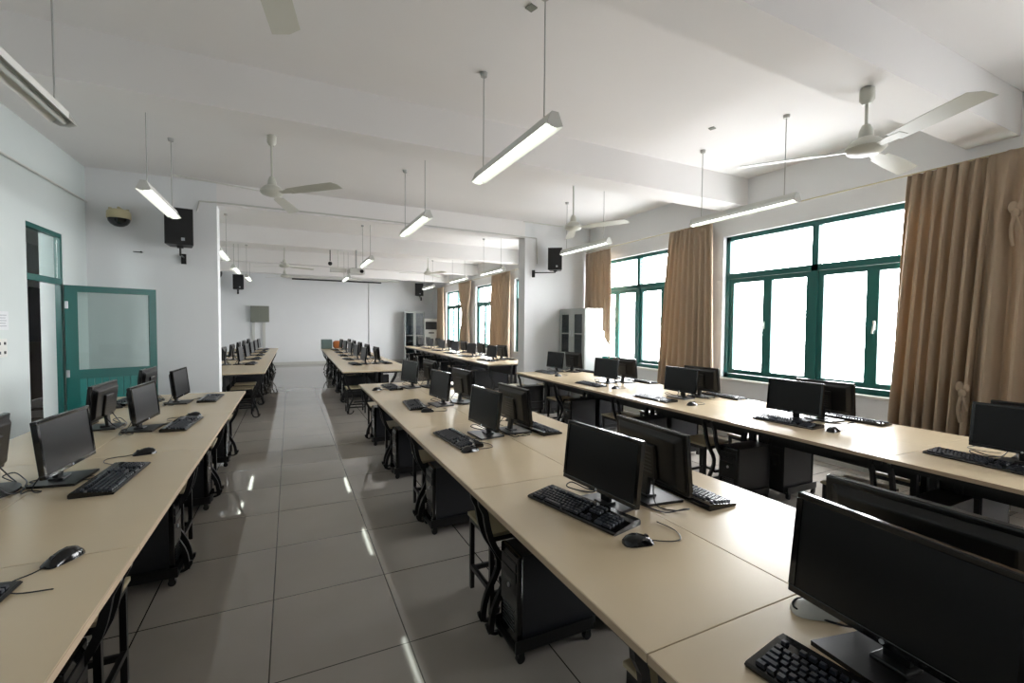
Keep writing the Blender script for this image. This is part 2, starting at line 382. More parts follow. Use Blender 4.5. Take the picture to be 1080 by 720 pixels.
# ------------------------------------------------------------------ monitor
def monitor_proto(name, base='trapezoid', badge='round'):
    """screen faces local -y; front bottom edge at y=0"""
    t = thing(name, '', 'monitor')
    W, Hh, zb, tl = 0.47, 0.275, 0.07, R(6)
    def tilted(mb):
        bmesh.ops.transform(mb.bm, matrix=Matrix.Translation((0, 0, zb)) @ Matrix.Rotation(-tl, 4, 'X'), verts=mb.bm.verts); return mb
    b = MB()
    q = 0.02
    b.box2((-W/2, 0, 0), (W/2, 0.022, q), bev=0.003).box2((-W/2, 0, Hh-0.017), (W/2, 0.022, Hh), bev=0.003)
    b.box2((-W/2, 0, q), (-W/2+0.017, 0.022, Hh-0.017)).box2((W/2-0.017, 0, q), (W/2, 0.022, Hh-0.017))
    tilted(b).obj('bezel', M['blkgloss'], t)
    tilted(MB().box2((-W/2+0.016, 0.003, q-0.001), (W/2-0.016, 0.012, Hh-0.016))).obj('screen', M['screen'], t)
    k = MB(); k.box2((-W/2+0.002, 0.014, 0.002), (W/2-0.002, 0.026, Hh-0.002), bev=0.003)
    k.box((0, 0.036, Hh*0.5), (W*0.93, Hh*0.9, 0.024), rx=R(-90), bev=0.006, taper=(0.86, 0.8))
    k.box((0, 0.052, Hh*0.42), (0.15, 0.02, 0.16), bev=0.006)
    bk = tilted(k).obj('back_shell', M['blk'], t)
    v = MB()
    for i in range(6): v.box((0, 0.062, Hh*0.42-0.05+i*0.018), (0.11, 0.003, 0.006))
    tilted(v).obj('vent_grille', M['vent'], bk)
    MB().box((0, 0.055, 0.10), (0.055, 0.022, 0.19), rx=R(6), bev=0.005).obj('stand_neck', M['blk'], t)
    if base == 'trapezoid':
        s_ = MB().prism([(-0.125, -0.055), (0.125, -0.055), (0.105, 0.135), (-0.105, 0.135)], 0.0, 0.012)
        s_.box((0, 0.055, 0.015), (0.08, 0.06, 0.012), bev=0.004)
    else:
        s_ = MB().prism([(0.14*math.cos(a), 0.05+0.10*math.sin(a)) for a in [2*PI*k/28 for k in range(28)]], 0.0, 0.012)
        s_.box((0, 0.055, 0.015), (0.07, 0.05, 0.012), bev=0.004)
    s_.obj('stand_base', M['blk'], t)
    if badge == 'round':
        tilted(MB().lathe([(0.0055, 0), (0.0055, 0.0015), (0.003, 0.0016), (0.003, 0.0005)], (0, 0.0, 0.010), 16, (0, -1, 0))).obj('badge', M['silver'], t)
    else:
        tilted(MB().box((0, -0.0008, 0.0100), (0.030, 0.0012, 0.008))).obj('badge', M['silver'], t)
    c = MB()
    c.tube(spl([(-0.06, 0.06, 0.12), (-0.09, 0.09, 0.05), (-0.13, 0.10, 0.008), (-0.19, 0.06, 0.005), (-0.23, 0.02, 0.02), (-0.24, 0.06, 0.03), (-0.19, 0.11, 0.005), (-0.12, 0.14, 0.005), (-0.05, 0.155, 0.005)]), 0.003, 6)
    c.tube(spl([(0.06, 0.06, 0.12), (0.09, 0.10, 0.06), (0.07, 0.145, 0.006), (0.0, 0.17, 0.006), (-0.03, 0.14, 0.006)]), 0.003, 6)
    c.obj('cables', M['blk'], t, smooth=True)
    return t

def keyboard_proto(name):
    """user on local -y, length along x"""
    t = thing(name, '', 'keyboard')
    b = MB()
    b.prism([(-0.08, 0.0), (0.08, 0.0), (0.085, 0.004), (0.085, 0.018), (0.078, 0.026), (0.05, 0.027), (-0.078, 0.013), (-0.085, 0.008)], -0.25, 0.25, 'yz')
    b.obj('keyboard_body', M['blkgloss'], t)
    k = MB(); ang = math.atan2(0.014, 0.13)
    def key(x, y, w_, h_=0.0155):
        z = 0.0128 + (y+0.078)*math.tan(ang) + 0.004
        k.box((x, y, z), (w_-0.003, h_, 0.010), rx=ang, taper=(0.78, 0.72))
    rows = [-0.062, -0.043, -0.024, -0.005, 0.014]
    offs = [0, 0.024, 0.016, 0.010, 0]
    for ri, y in enumerate(rows):
        x0 = -0.235
        if ri == 0:
            ws = [0.026, 0.022, 0.022, 0.118, 0.022, 0.022, 0.022, 0.026]
        elif ri == 1: ws = [0.044]+[0.0195]*10+[0.041]
        elif ri == 2: ws = [0.034]+[0.0195]*11+[0.0315]
        elif ri == 3: ws = [0.029]+[0.0195]*12+[0.017]
        else: ws = [0.0195]*13+[0.0265]
        for w_ in ws:
            key(x0+w_/2, y, w_); x0 += w_
    for i in range(13):
        if i != 1: key(-0.225+i*0.0212, 0.041, 0.0185, 0.013)
    for c_ in range(3):
        x = 0.068+c_*0.0195
        for y in (0.014, -0.005, 0.041): key(x, y, 0.0195)
        key(x, -0.062, 0.0195)
    key(0.0875, -0.043, 0.0195)
    for c_ in range(4):
        x = 0.143+c_*0.0215
        for y in rows[1:]: key(x, y, 0.0205)
    key(0.154, -0.062, 0.041); key(0.1865, -0.062, 0.0205); key(0.208, -0.062, 0.0205)
    k.obj('keycaps', M['key'], t)
    MB().tube(spl([(0.02, 0.082, 0.012), (0.03, 0.11, 0.004), (0.07, 0.14, 0.004), (0.10, 0.12, 0.004), (0.07, 0.10, 0.004), (0.03, 0.14, 0.004), (0.0, 0.19, 0.004)]), 0.0022, 6).obj('cord', M['blk'], t, smooth=True)
    return t

def mouse_proto(name, m='blkgloss'):
    """nose to local +y"""
    t = thing(name, '', 'mouse')
    b = MB(); rings = []
    prof = [(-0.058, 0.010, 0.006), (-0.054, 0.022, 0.018), (-0.04, 0.030, 0.031), (-0.02, 0.033, 0.038), (0.0, 0.032, 0.037), (0.02, 0.030, 0.031), (0.04, 0.028, 0.022), (0.053, 0.024, 0.013), (0.058, 0.016, 0.007)]
    for y, hw, hz in prof:
        rings.append([b.bm.verts.new((hw*math.cos(a)*(1-0.1*math.sin(max(a, 0))), y, 0.001+hz*max(0, math.sin(a))**0.8)) for a in [k*PI/10 for k in range(11)]])
    for i in range(len(rings)-1):
        for j in range(10): b.bm.faces.new((rings[i][j], rings[i][j+1], rings[i+1][j+1], rings[i+1][j]))
        b.bm.faces.new((rings[i][0], rings[i+1][0], rings[i+1][10], rings[i][10]))
    b.bm.faces.new(rings[0]); b.bm.faces.new(rings[-1])
    b.obj('mouse_body', M[m], t, smooth=True)
    MB().cyl((-0.004, 0.032, 0.024), (0.004, 0.032, 0.024), 0.009, n=14).obj('scroll_wheel', M['case'], t)
    MB().tube(spl([(0, 0.056, 0.008), (0.005, 0.09, 0.004), (0.015, 0.135, 0.004), (0.0, 0.175, 0.004), (-0.07, 0.19, 0.004), (-0.15, 0.16, 0.004)]), 0.0022, 6).obj('cord', M['blk'], t, smooth=True)
    return t

def tower_proto(name):
    """front faces local -y, base at z=0"""
    t = thing(name, '', 'computer')
    W, D, H_ = 0.185, 0.43, 0.425
    MB().box2((-W/2, 0.015, 0), (W/2, D, H_), bev=0.004).obj('case', M['case'], t)
    f = MB().box2((-W/2-0.002, -0.012, 0), (W/2+0.002, 0.016, H_+0.002), bev=0.008)
    fp = f.obj('front_panel', M['blkgloss'], t)
    MB().box((0, -0.014, H_-0.06), (0.15, 0.004, 0.042), bev=0.001).box((0, -0.014, H_-0.108), (0.15, 0.004, 0.042), bev=0.001).obj('drive_bay', M['blk'], fp)
    MB().lathe([(0.011, 0), (0.011, 0.004), (0.007, 0.0045)], (0, -0.012, H_-0.17), 16, (0, -1, 0)).obj('power_button', M['silver'], fp)
    v = MB()
    for i in range(7): v.box((0, -0.0125, 0.06+i*0.016), (0.12, 0.003, 0.006))
    v.obj('vent_grille', M['case'], fp)
    MB().box2((-W/2+0.01, D, 0.02), (W/2-0.01, D+0.004, H_-0.02)).box((0.0, D+0.006, H_-0.14), (0.1, 0.006, 0.1)).obj('rear_plate', M['vent'], t)
    MB().tube([(-0.03, D+0.004, 0.25), (-0.03, D+0.05, 0.24), (-0.02, D+0.07, 0.4), (-0.02, D+0.06, 0.6)], 0.004, 6).tube([(0.03, D+0.004, 0.2), (0.04, D+0.06, 0.16), (0.03, D+0.07, 0.4), (0.0, D+0.06, 0.6)], 0.004, 6).obj('cables', M['blk'], t, smooth=True)
    return t
def cart_proto(name):
    t = thing(name, '', 'stand')
    m = MB().box2((-0.115, -0.03, 0.05), (0.115, 0.40, 0.062), bev=0.003)
    m.box2((-0.115, -0.03, 0.062), (-0.108, 0.40, 0.11)).box2((0.108, -0.03, 0.062), (0.115, 0.40, 0.11))
    m.obj('tray', M['blk'], t)
    for x in (-0.1, 0.1):
        for y in (0.0, 0.37):
            MB().cyl((x-0.011, y, 0.021), (x+0.011, y, 0.021), 0.021, n=14).box((x, y, 0.042), (0.03, 0.03, 0.018)).obj('caster', M['blk'], t)
    return t
def stool_proto(name):
    t = thing(name, '', 'stool')
    S = 0.155; H_ = 0.43
    MB().box2((-S-0.01, -S-0.01, H_), (S+0.01, S+0.01, H_+0.02), bev=0.004).obj('seat', M['seatwood'], t)
    MB().box2((-S, -S, H_-0.03), (S, -S+0.022, H_)).box2((-S, S-0.022, H_-0.03), (S, S, H_)).box2((-S, -S+0.022, H_-0.03), (-S+0.022, S-0.022, H_)).box2((S-0.022, -S+0.022, H_-0.03), (S, S-0.022, H_)).obj('seat_frame', M['steel'], t)
    for x in (-S+0.012, S-0.012):
        for y in (-S+0.012, S-0.012): MB().box2((x-0.012, y-0.012, 0), (x+0.012, y+0.012, H_-0.03)).obj('leg', M['steel'], t)
    MB().box2((-S+0.024, -S, 0.10), (S-0.024, -S+0.02, 0.125)).box2((-S+0.024, S-0.02, 0.10), (S-0.024, S, 0.125)).box2((-S, -S+0.024, 0.12), (-S+0.02, S-0.024, 0.145)).box2((S-0.02, -S+0.024, 0.12), (S, S-0.024, 0.145)).obj('stretcher', M['steel'], t)
    return t

MON_R = Kind(monitor_proto('monitor', 'trapezoid', 'round'))
MON_B = Kind(monitor_proto('monitor', 'oval', 'bar'))
KEYB = Kind(keyboard_proto('keyboard')); MOUSE = Kind(mouse_proto('mouse')); PMOUSE = mouse_proto('mouse', 'pale')
TOWER = Kind(tower_proto('computer_tower')); CART = Kind(cart_proto('tower_trolley')); STOOL = Kind(stool_proto('stool'))
ORD = ['nearest', 'second nearest', 'third nearest', 'fourth nearest', 'fifth nearest', 'sixth nearest', 'seventh nearest']
DZT = 0.75
def rot(v, a):
    return (v[0]*math.cos(a)-v[1]*math.sin(a), v[0]*math.sin(a)+v[1]*math.cos(a))
SIDE = {-1: 'left', 1: 'right'}
def station(row, k, face, mx, my, ang, kb=None, ms=None, mon=None, under=None, do=('m', 'k', 'o', 't', 's'), kbang=None, msang=None, sy=None):
    """one computer place.  face -1: user on the -x side, +1: user on the +x side.  ang: direction of the screen's left-to-right"""
    nm = '%s side of %s' % (SIDE[face], row); pos = ORD[k]
    a = R(ang); n = (math.cos(a+PI/2), math.sin(a+PI/2))     # away from the user
    g = 'on the ' + nm
    if 'm' in do:
        K = mon or MON_R
        view = 'black monitor with %s base' % ('square' if K is MON_R else 'oval')
        K.put((mx, my, DZT), a, '%s, %s, %s' % (view, nm, pos), 'monitors ' + g)
    if 'k' in do:
        if kb is None: kb = (mx-n[0]*0.16, my-n[1]*0.16)
        KEYB.put((kb[0], kb[1], DZT), a if kbang is None else R(kbang), 'black keyboard on %s, %s to camera' % (nm, pos), 'keyboards ' + g)
    if 'o' in do:
        if ms is None:
            ms = (mx-n[0]*0.13+math.cos(a)*0.33, my-n[1]*0.13+math.sin(a)*0.33)
        MOUSE.put((ms[0], ms[1], DZT), (a if msang is None else R(msang)), 'black mouse on %s, %s to camera' % (nm, pos), 'mice ' + g)
    xe, = under if under else (None,)
    ty = my+0.295; ra = R(-90) if face < 0 else R(90)
    if 't' in do:
        tx = xe+0.125*(-face)
        TOWER.put((tx, ty, 0.063), ra, 'black tower under %s, %s to camera' % (nm, pos), 'computer towers ' + g)
        CART.put((tx, ty, 0), ra, 'wheeled tray below the tower, %s, %s' % (nm, pos), 'tower trolleys ' + g)
    if 's' in do:
        STOOL.put((xe+0.285*(-face), ty+(0.415 if not sy else sy), 0), 0, 'wooden topped stool under %s, %s to camera' % (nm, pos), 'stools ' + g)

def desk_row(row, side, xs, seams, x_of, width, slope=0.0):
    """row of desks; side -1 has its user edge at x_of(y), +1 at x_of(y)+2*width"""
    for k, (a, b) in enumerate(zip(seams, seams[1:])):
        L = b-a
        d = desk_proto('desk', L, width)
        if side < 0: d.location = (x_of(a), a, 0); d.rotation_euler = (0, 0, -slope)
        else: d.location = (x_of(b)+2*width, b, 0); d.rotation_euler = (0, 0, PI-slope)
        lab = 'maple desk, %s side of %s, %s' % (SIDE[side], row, ORD[k])
        d['label'] = lab; d['group'] = 'desks on the %s side of the %s' % (SIDE[side], row)

RM, RL, RR = 'near middle row', 'near left row', 'near window row'
FM, FL, FR = 'far middle row', 'far left row', 'far window row'
# --- near middle row
xm = lambda y: 0.772+0.008*y
sM = [-0.6, 0.815, 2.03, 3.45, 4.87, 6.29]
desk_row(RM, -1, None, sM, xm, 0.613, 0.008); desk_row(RM, 1, None, sM, xm, 0.613, 0.008)
S_ = [(1.215, 0.53, -96, (1.055, 0.44), (1.05, 0.02), -86, -80), (1.205, 1.597, -85, (1.125, 1.60), (1.145, 1.26), -77, -105), (1.238, 3.005, -87, (1.035, 2.96), (1.02, 2.66), -86, -80),
      (1.315, 4.341, -85, (1.10, 4.40), (1.13, 4.04), -95, -100), (1.342, 5.71, -80, (1.15, 5.78), (0.945, 5.62), -88, -70)]
S_P = [(1.55, 0.58, 90), (1.555, 1.60, 88), (1.555, 3.05, 92), (1.64, 4.42, 94), (1.67, 5.72, 92)]
for k, (x, y, a, kb, ms, ka, ma) in enumerate(S_):
    station(RM, k, -1, x, y, a, kb, ms, MON_R, (0.80+0.008*y + (0.05 if k == 0 else 0),), kbang=ka, msang=ma, sy=0.145 if k == 0 else None, do=('m', 'k', 'o', 's') if k == 0 else ('m', 'k', 'o', 't', 's'))
for k, (x, y, a) in enumerate(S_P):
    station(RM, k, 1, x, y, a, None, None, MON_B if k in (0, 3) else MON_R, (0.80+0.008*y+1.17,))
# --- near left row
xl = lambda y: -1.725+0.003*y
sL = [-0.8, 0.6, 2.02, 3.45, 4.80, 6.20]
desk_row(RL, -1, None, sL, xl, 0.613, 0.003); desk_row(RL, 1, None, sL, xl, 0.613, 0.003)
S_ = [(-1.02, 1.58, 85, (-0.83, 1.62), (-0.69, 2.0), 88, 150), (-0.995, 3.027, 85, (-0.81, 2.93), (-0.80, 3.43), 87, 110), (-0.957, 4.237, 85, (-0.76, 4.30), (-0.75, 4.66), 86, 110), (-0.963, 5.507, 86, (-0.75, 5.66), (-0.74, 6.02), 88, 100)]
for k, (x, y, a, kb, ms, ka, ma) in enumerate(S_):
    station(RL, k, 1, x, y, a, kb, ms, MON_R, (-0.51,), do=('k', 'o', 't', 's') if k == 0 else (('m', 'k', 't', 's') if k == 3 else ('m', 'k', 'o', 't', 's')), kbang=ka, msang=ma)
for k, (x, y, a) in enumerate([(-1.31, 2.92, -86), (-1.31, 4.42, -92), (-1.33, 5.72, -92)]):
    station(RL, k, -1, x, y, a, None, None, MON_B if k == 0 else MON_R, (-1.69,))
# --- near window row
xr = lambda y: 3.235+0.034*y
sR = [0.05, 1.46, 2.80, 4.17, 5.55, 6.87]
desk_row(RR, -1, None, sR, xr, 0.613, 0.034); desk_row(RR, 1, None, sR, xr, 0.613, 0.034)
S_ = [(3.83, 1.02, -92, (3.70, 1.15), (3.74, 0.72), -97, -92), (3.873, 2.393, -90, (3.735, 2.35), (3.76, 2.00), -88, -92), (3.915, 3.688, -90, (3.60, 3.74), (3.68, 3.29), -88, -92),
      (3.99, 5.121, -85, (3.66, 5.0), (3.74, 4.57), -90, -92), (4.134, 6.722, -87, (3.90, 6.58), (3.82, 6.08), -88, -92)]
for k, (x, y, a, kb, ms, ka, ma) in enumerate(S_):
    station(RR, k, -1, x, y, a, kb, ms, MON_R, (xr(y)+0.03,), kbang=ka, msang=ma)
for k, (x, y, a) in enumerate([(4.12, 1.0, 90), (4.20, 2.30, 90), (4.27, 3.67, 91), (4.36, 5.10, 92), (4.49, 6.60, 91)]):
    station(RR, k, 1, x, y, a, (x+0.19, y-0.12), None, MON_R, (xr(y)+1.2,))
# --- far rows
xfm = lambda y: 0.66+0.016*y
sF = [8.05+1.36*k for k in range(7)]
desk_row(FM, -1, None, sF, xfm, 0.613, 0.016); desk_row(FM, 1, None, sF, xfm, 0.613, 0.016)
for k in range(5):
    y = 9.5+1.36*k
    station(FM, k, -1, xfm(y)+0.50, y, -87, None, None, MON_R, (xfm(y)+0.03,)); station(FM, k, 1, xfm(y)+0.82, y+0.05, 92, None, None, MON_B, (xfm(y)+1.19,))
xfl = lambda y: -1.63+0.004*y
sF = [8.44+1.38*k for k in range(7)]
desk_row(FL, -1, None, sF, xfl, 0.61, 0.004); desk_row(FL, 1, None, sF, xfl, 0.61, 0.004)
for k in range(5):
    y = 10.25+1.38*k
    station(FL, k, 1, xfl(y)+0.75, y, 86, None, None, MON_R, (xfl(y)+1.19,))
for k in range(6):
    y = 8.88+1.38*k
    station(FL, k, -1, xfl(y)+0.40, y, -93, None, None, MON_B, (xfl(y)+0.03,))
xfr = lambda y: 3.38+0.028*y
sF = [8.45+1.42*k for k in range(7)]
desk_row(FR, -1, None, sF, xfr, 0.613, 0.028); desk_row(FR, 1, None, sF, xfr, 0.613, 0.028)
for k in range(6):
    y = 9.45+1.40*k
    station(FR, k, -1, xfr(y)+0.48, y, -86, None, None, MON_R, (xfr(y)+0.03,)); station(FR, k, 1, xfr(y)+0.84, y+0.1, 92, None, None, MON_R, (xfr(y)+1.19,))
STOOL.put((1.03, 8.33, 0), 0, 'wooden topped stool at the near end of the far middle row', 'stools on the left side of far middle row')
STOOL.put((-0.74, 9.0, 0), 0, 'wooden topped stool at the near end of the far left row', 'stools on the right side of far left row')
STOOL.put((-0.74, 9.6, 0), 0, 'second wooden topped stool from the near end of the far left row', 'stools on the right side of far left row')
PMOUSE.location = (1.31, 0.73, DZT); PMOUSE.rotation_euler = (0, 0, R(-130)); PMOUSE['label'] = 'pale grey mouse beside the largest nearest monitor on the near middle desk row'
tag(MB().box2((0, 0, 0), (0.32, 0.40, 0.30), bev=0.01).box2((0.03, -0.006, 0.04), (0.29, 0.0, 0.26)).obj('storage_box', M['teal']), 'grey green box standing on the far end of the far middle desk row', 'box').location = (0.92, 15.75, DZT)
oc = MB().box((0, 0, 0.13), (0.30, 0.26, 0.24), bev=0.06).box((0.0, 0.0, 0.235), (0.22, 0.06, 0.05), bev=0.02).obj('orange_bag', M['orange'], smooth=True); oc.location = (1.42, 15.85, DZT)
tag(oc, 'orange bag on the far end of the far middle desk row beside the grey box', 'bag')

# ------------------------------------------------------------------ ceiling lights
def light_proto(lit=True):
    t = thing('ceiling_light', '', 'ceiling light')
    L = 1.2
    h = MB()
    h.prism([(-0.022, 0.03), (-0.022, 0.07), (0.022, 0.07), (0.022, 0.03), (0.062, -0.008), (0.060, -0.010), (0.018, 0.026), (-0.018, 0.026), (-0.060, -0.010), (-0.062, -0.008)], -L/2, L/2, 'xz')
    h.obj('reflector', M['white'], t)
    for s in (-1, 1):
        MB().prism([(-0.022, 0.07), (0.022, 0.07), (0.055, -0.005), (0.02, -0.02), (-0.02, -0.02), (-0.055, -0.005)], s*(L/2), s*(L/2+0.008), 'xz').obj('end_cap', M['pale'], t)
        MB().cyl((0, s*0.48, 0.07), (0, s*0.48, ZC-2.73-0.02), 0.0045, n=8).cyl((0, s*0.48, ZC-2.73-0.03), (0, s*0.48, ZC-2.73), 0.025, 0.03, n=14).obj('rod', M['rod'], t)
    MB().cyl((0, -L/2+0.01, 0.004), (0, L/2-0.01, 0.004), 0.014, n=14).obj('tube', M['tube'] if lit else M['tube_off'], t, smooth=True)
    return t
CL = Kind(light_proto())
def put_light(x, y, label, rz=0.0): CL.put((x, y, 2.73), rz, label, 'hanging fluorescent lights')
put_light(1.40, 2.90, 'lit hanging fluorescent light nearest the camera, over the near middle desk row')
put_light(1.36, 5.45, 'lit hanging fluorescent light over the far part of the near middle desk row')
put_light(4.22, 3.22, 'lit hanging fluorescent light nearest the camera beside the windows')
put_light(4.05, 5.75, 'lit hanging fluorescent light in front of the right wall speaker')
put_light(-1.14, 5.62, 'lit hanging fluorescent light in front of the left wall speaker')
put_light(1.34, 9.1, 'lit hanging fluorescent light over the far middle desk row, before the projector')
put_light(1.34, 12.6, 'lit hanging fluorescent light over the far middle desk row, behind the projector')
put_light(-1.03, 9.3, 'lit hanging fluorescent light over the far left desk row, first past the cross wall')
put_light(-1.06, 11.8, 'lit hanging fluorescent light over the far left desk row, second past the cross wall')
put_light(-0.97, 13.8, 'lit hanging fluorescent light over the far left desk row, third past the cross wall')
put_light(4.05, 9.25, 'lit hanging fluorescent light over the far window desk row, first past the cross wall')
put_light(4.02, 11.4, 'lit hanging fluorescent light over the far window desk row, second past the cross wall')
put_light(4.0, 14.2, 'lit hanging fluorescent light over the far window desk row, third past the cross wall')
ol = light_proto(False); ol.location = (-1.19, 3.02, 2.73); ol['label'] = 'unlit hanging fluorescent light at the top left over the near left desk row'; ol['group'] = 'hanging fluorescent lights'

# ------------------------------------------------------------------ ceiling fans
def fan(x, y, zf, ztop, r, a0, label):
    t = thing('ceiling_fan', label, 'ceiling fan', (x, y, zf), 0, 'ceiling fans')
    h = ztop-zf
    MB().lathe([(0.03, h), (0.045, h-0.01), (0.045, h-0.08), (0.025, h-0.11)], n=20).obj('canopy', M['fan'], t, smooth=True)
    MB().cyl((0, 0, 0.10), (0, 0, h-0.09), 0.011).lathe([(0.025, 0.16), (0.04, 0.12), (0.045, 0.07)], n=16).obj('downrod', M['fan'], t, smooth=True)
    MB().lathe([(0.045, 0.075), (0.075, 0.06), (0.115, 0.02), (0.12, 0.0), (0.10, -0.025), (0.055, -0.04), (0.012, -0.045)], n=28).obj('motor', M['fan'], t, smooth=True)
    for k in range(3):
        a = R(a0+120*k)
        b = MB()
        b.prism([(0.22, -0.055), (r*0.6, -0.075), (r-0.04, -0.085), (r, -0.03), (r, 0.05), (r*0.6, 0.055), (0.22, 0.05)], -0.002, 0.002)
        bmesh.ops.transform(b.bm, matrix=Matrix.Rotation(a, 4, 'Z') @ Matrix.Rotation(R(-11), 4, 'X') @ Matrix.Translation((0, 0, -0.008)), verts=b.bm.verts)
        bl = b.obj('blade', M['fan'], t)
        c = MB(); c.prism([(0.10, -0.02), (0.20, -0.035), (0.29, -0.03), (0.29, 0.03), (0.20, 0.035), (0.10, 0.02)], -0.010, -0.004)
        bmesh.ops.transform(c.bm, matrix=Matrix.Rotation(a, 4, 'Z') @ Matrix.Rotation(R(-11), 4, 'X') @ Matrix.Translation((0, 0, -0.002)), verts=c.bm.verts)
        c.obj('blade_bracket', M['fan'], bl)
    return t
fan(3.56, 1.75, 2.78, 3.19, 0.77, 7, 'white ceiling fan at the top right, largest in view')
fan(-0.155, 5.50, 2.95, ZC, 0.86, 76, 'white ceiling fan above the aisle in front of the cross wall')
fan(3.45, 5.15, 2.88, ZC, 0.76, 62, 'white ceiling fan near the right wall speaker')
fan(-0.10, 12.3, 2.95, ZC, 0.76, 30, 'distant white ceiling fan above the far aisle, nearer of two')
fan(-0.12, 15.1, 2.97, ZC, 0.76, 10, 'distant white ceiling fan above the far aisle, further of two')
fan(3.45, 12.3, 2.97, ZC, 0.78, 50, 'distant white ceiling fan beside the far windows')
fan(-0.13, 1.78, 3.0, ZC, 0.80, 82, 'ceiling fan with one blade showing at the top left edge of the picture')

# ------------------------------------------------------------------ speakers
def speaker(x, y, z, rz, bracket, label, s=1.0):
    t = thing('wall_speaker', label, 'speaker', (x, y, z), rz, 'black wall speakers')
    b = MB().prism([(-0.11*s, -0.12*s), (0.11*s, -0.12*s), (0.085*s, 0.09*s), (-0.085*s, 0.09*s)], -0.17*s, 0.17*s); b.obj('cabinet', M['blk'], t)
    MB().box((0, -0.123*s, 0.0), (0.21*s, 0.008, 0.33*s), bev=0.003).obj('grille', M['steel'], t)
    MB().box((0.03*s, -0.129*s, -0.12*s), (0.028*s, 0.003, 0.028*s)).obj('badge', M['silver'], t)
    k = MB(); bx, by, bz = bracket
    k.box2((bx-0.03, by-0.012, bz-0.09), (bx+0.03, by, bz+0.05), bev=0.003)
    k.tube([(0, 0.0, -0.17*s), (0, 0.0, bz), (bx, by-0.01, bz)], 0.012, 8).box((0, 0, -0.18*s), (0.07, 0.07, 0.02))
    k.obj('bracket', M['blk'], t)
    return t
speaker(-1.31, 7.45, 2.82, R(6), (0.02, 0.235, -0.36), 'black speaker on the cross wall at the left above the green door', 1.4)
speaker(4.56, 7.40, 2.81, R(-35), (-0.42, 0.02, -0.24), 'black speaker on the right cross wall beside the curtain', 1.2)
speaker(-1.62, 18.55, 3.0, R(8), (0.02, 0.45, -0.30), 'distant black speaker on the far wall at the left', 1.5)
speaker(4.85, 18.5, 3.0, R(-25), (0.0, 0.3, -0.34), 'distant black speaker on the far wall above the glass fronted cabinet', 1.5)

# ------------------------------------------------------------------ dome cameras
def dome(x, y, z, ml, label, s=1.0, wall=(0, 1)):
    t = thing('dome_camera', label, 'security camera', (x, y, z), 0, 'dome cameras')
    MB().lathe([(0.05*s, 0.09*s), (0.10*s, 0.08*s), (0.125*s, 0.05*s), (0.125*s, -0.03*s), (0.12*s, -0.035*s)], n=28).obj('housing', M[ml], t, smooth=True)
    MB().lathe([(0.118*s, -0.033*s), (0.11*s, -0.07*s), (0.085*s, -0.105*s), (0.045*s, -0.13*s), (0.01*s, -0.136*s)], n=28).obj('dome', M['blkgloss'], t, smooth=True)
    b = MB()
    b.tube([(0, 0, 0.085*s), (0, 0, 0.11*s), (wall[0]*0.12*s, wall[1]*0.12*s, 0.11*s)], 0.018*s, 8)
    for k in range(5): b.box((0.09*s*math.cos(k*1.26), 0.09*s*math.sin(k*1.26), 0.085*s), (0.03*s, 0.02*s, 0.02*s), rz=k*1.26)
    b.obj('mount', M[ml], t)
    return t
dome(-1.98, 7.57, 2.93, 'cream', 'cream and black dome camera on the cross wall above the green door')
dome(XL+0.2, 17.6, 3.2, 'blk', 'distant black dome camera high on the far left wall', 1.4, (-1, 0))

# ------------------------------------------------------------------ wall fittings left
sw = thing('wall_switch', 'white four gang switch plate on the left wall under the paper notice', 'light switch', (XL, 5.70, 1.31))
MB().box2((0, -0.085, -0.085), (0.012, 0.085, 0.085), bev=0.004).obj('plate', M['white'], sw)
for a in (-0.042, 0.042):
    for b in (-0.042, 0.042): MB().box((0.014, a, b), (0.006, 0.026, 0.026), bev=0.002).obj('rocker', M['case'], sw)
nt_ = thing('paper_notice', 'faded paper notice taped on the left wall beside the doorway', 'notice', (XL, 5.72, 1.56))
MB().box2((0.0005, -0.12, -0.085), (0.002, 0.12, 0.085)).obj('sheet', M['paper'], nt_)
m_ = MB()
for i in range(5): m_.box((0.0025, 0.0, 0.05-i*0.025), (0.001, 0.17-0.03*(i % 2), 0.005))
m_.obj('lines', M['ink'], nt_)
hk = MB().cyl((-1.78, 7.70, 2.50), (-1.78, 7.66, 2.50), 0.01, n=10).box((-1.83, 7.69, 2.50), (0.08, 0.012, 0.008)).obj('wall_hook', M['steel']); tag(hk, 'small dark hook on the cross wall above the green door', 'hook')
br_ = thing('wall_bracket', 'small grey bracket on the far left wall', 'bracket', (XL, 17.5, 1.98))
MB().box2((0, -0.05, -0.05), (0.02, 0.05, 0.05)).obj('plate', M['cabgrey'], br_); MB().box((0.15, 0, 0.0), (0.28, 0.08, 0.06), ry=R(10), bev=0.01).obj('arm', M['cabgrey'], br_)

# ------------------------------------------------------------------ far wall fittings
eb = thing('electrical_box', 'olive grey electrical box on the far wall at the left', 'electrical box', (-0.98, YF-0.005, 1.90))
MB().box2((-0.30, -0.16, -0.29), (0.30, 0, 0.30), bev=0.006).obj('cabinet', M['boxgrey'], eb)
for s in (-1, 1): MB().box2((min(s*0.004, s*0.285), -0.172, -0.27), (max(s*0.004, s*0.285), -0.16, 0.28), bev=0.003).obj('door', M['boxgrey'], eb)
for x in (-0.22, 0.12): MB().box2((x-0.05, -0.04, -1.85), (x+0.05, 0, -0.29)).obj('conduit', M['pale'], eb)
sc = thing('projector_screen', 'rolled up projector screen with a black bottom bar high on the far wall', 'projector screen', (1.75, YF-0.135, 3.28))
MB().cyl((-1.85, 0, 0.06), (2.35, 0, 0.06), 0.06, n=20).obj('casing', M['white'], sc, smooth=True)
MB().box2((-1.66, -0.03, -0.06), (1.62, 0.0, -0.01), bev=0.004).obj('bottom_bar', M['blk'], sc)
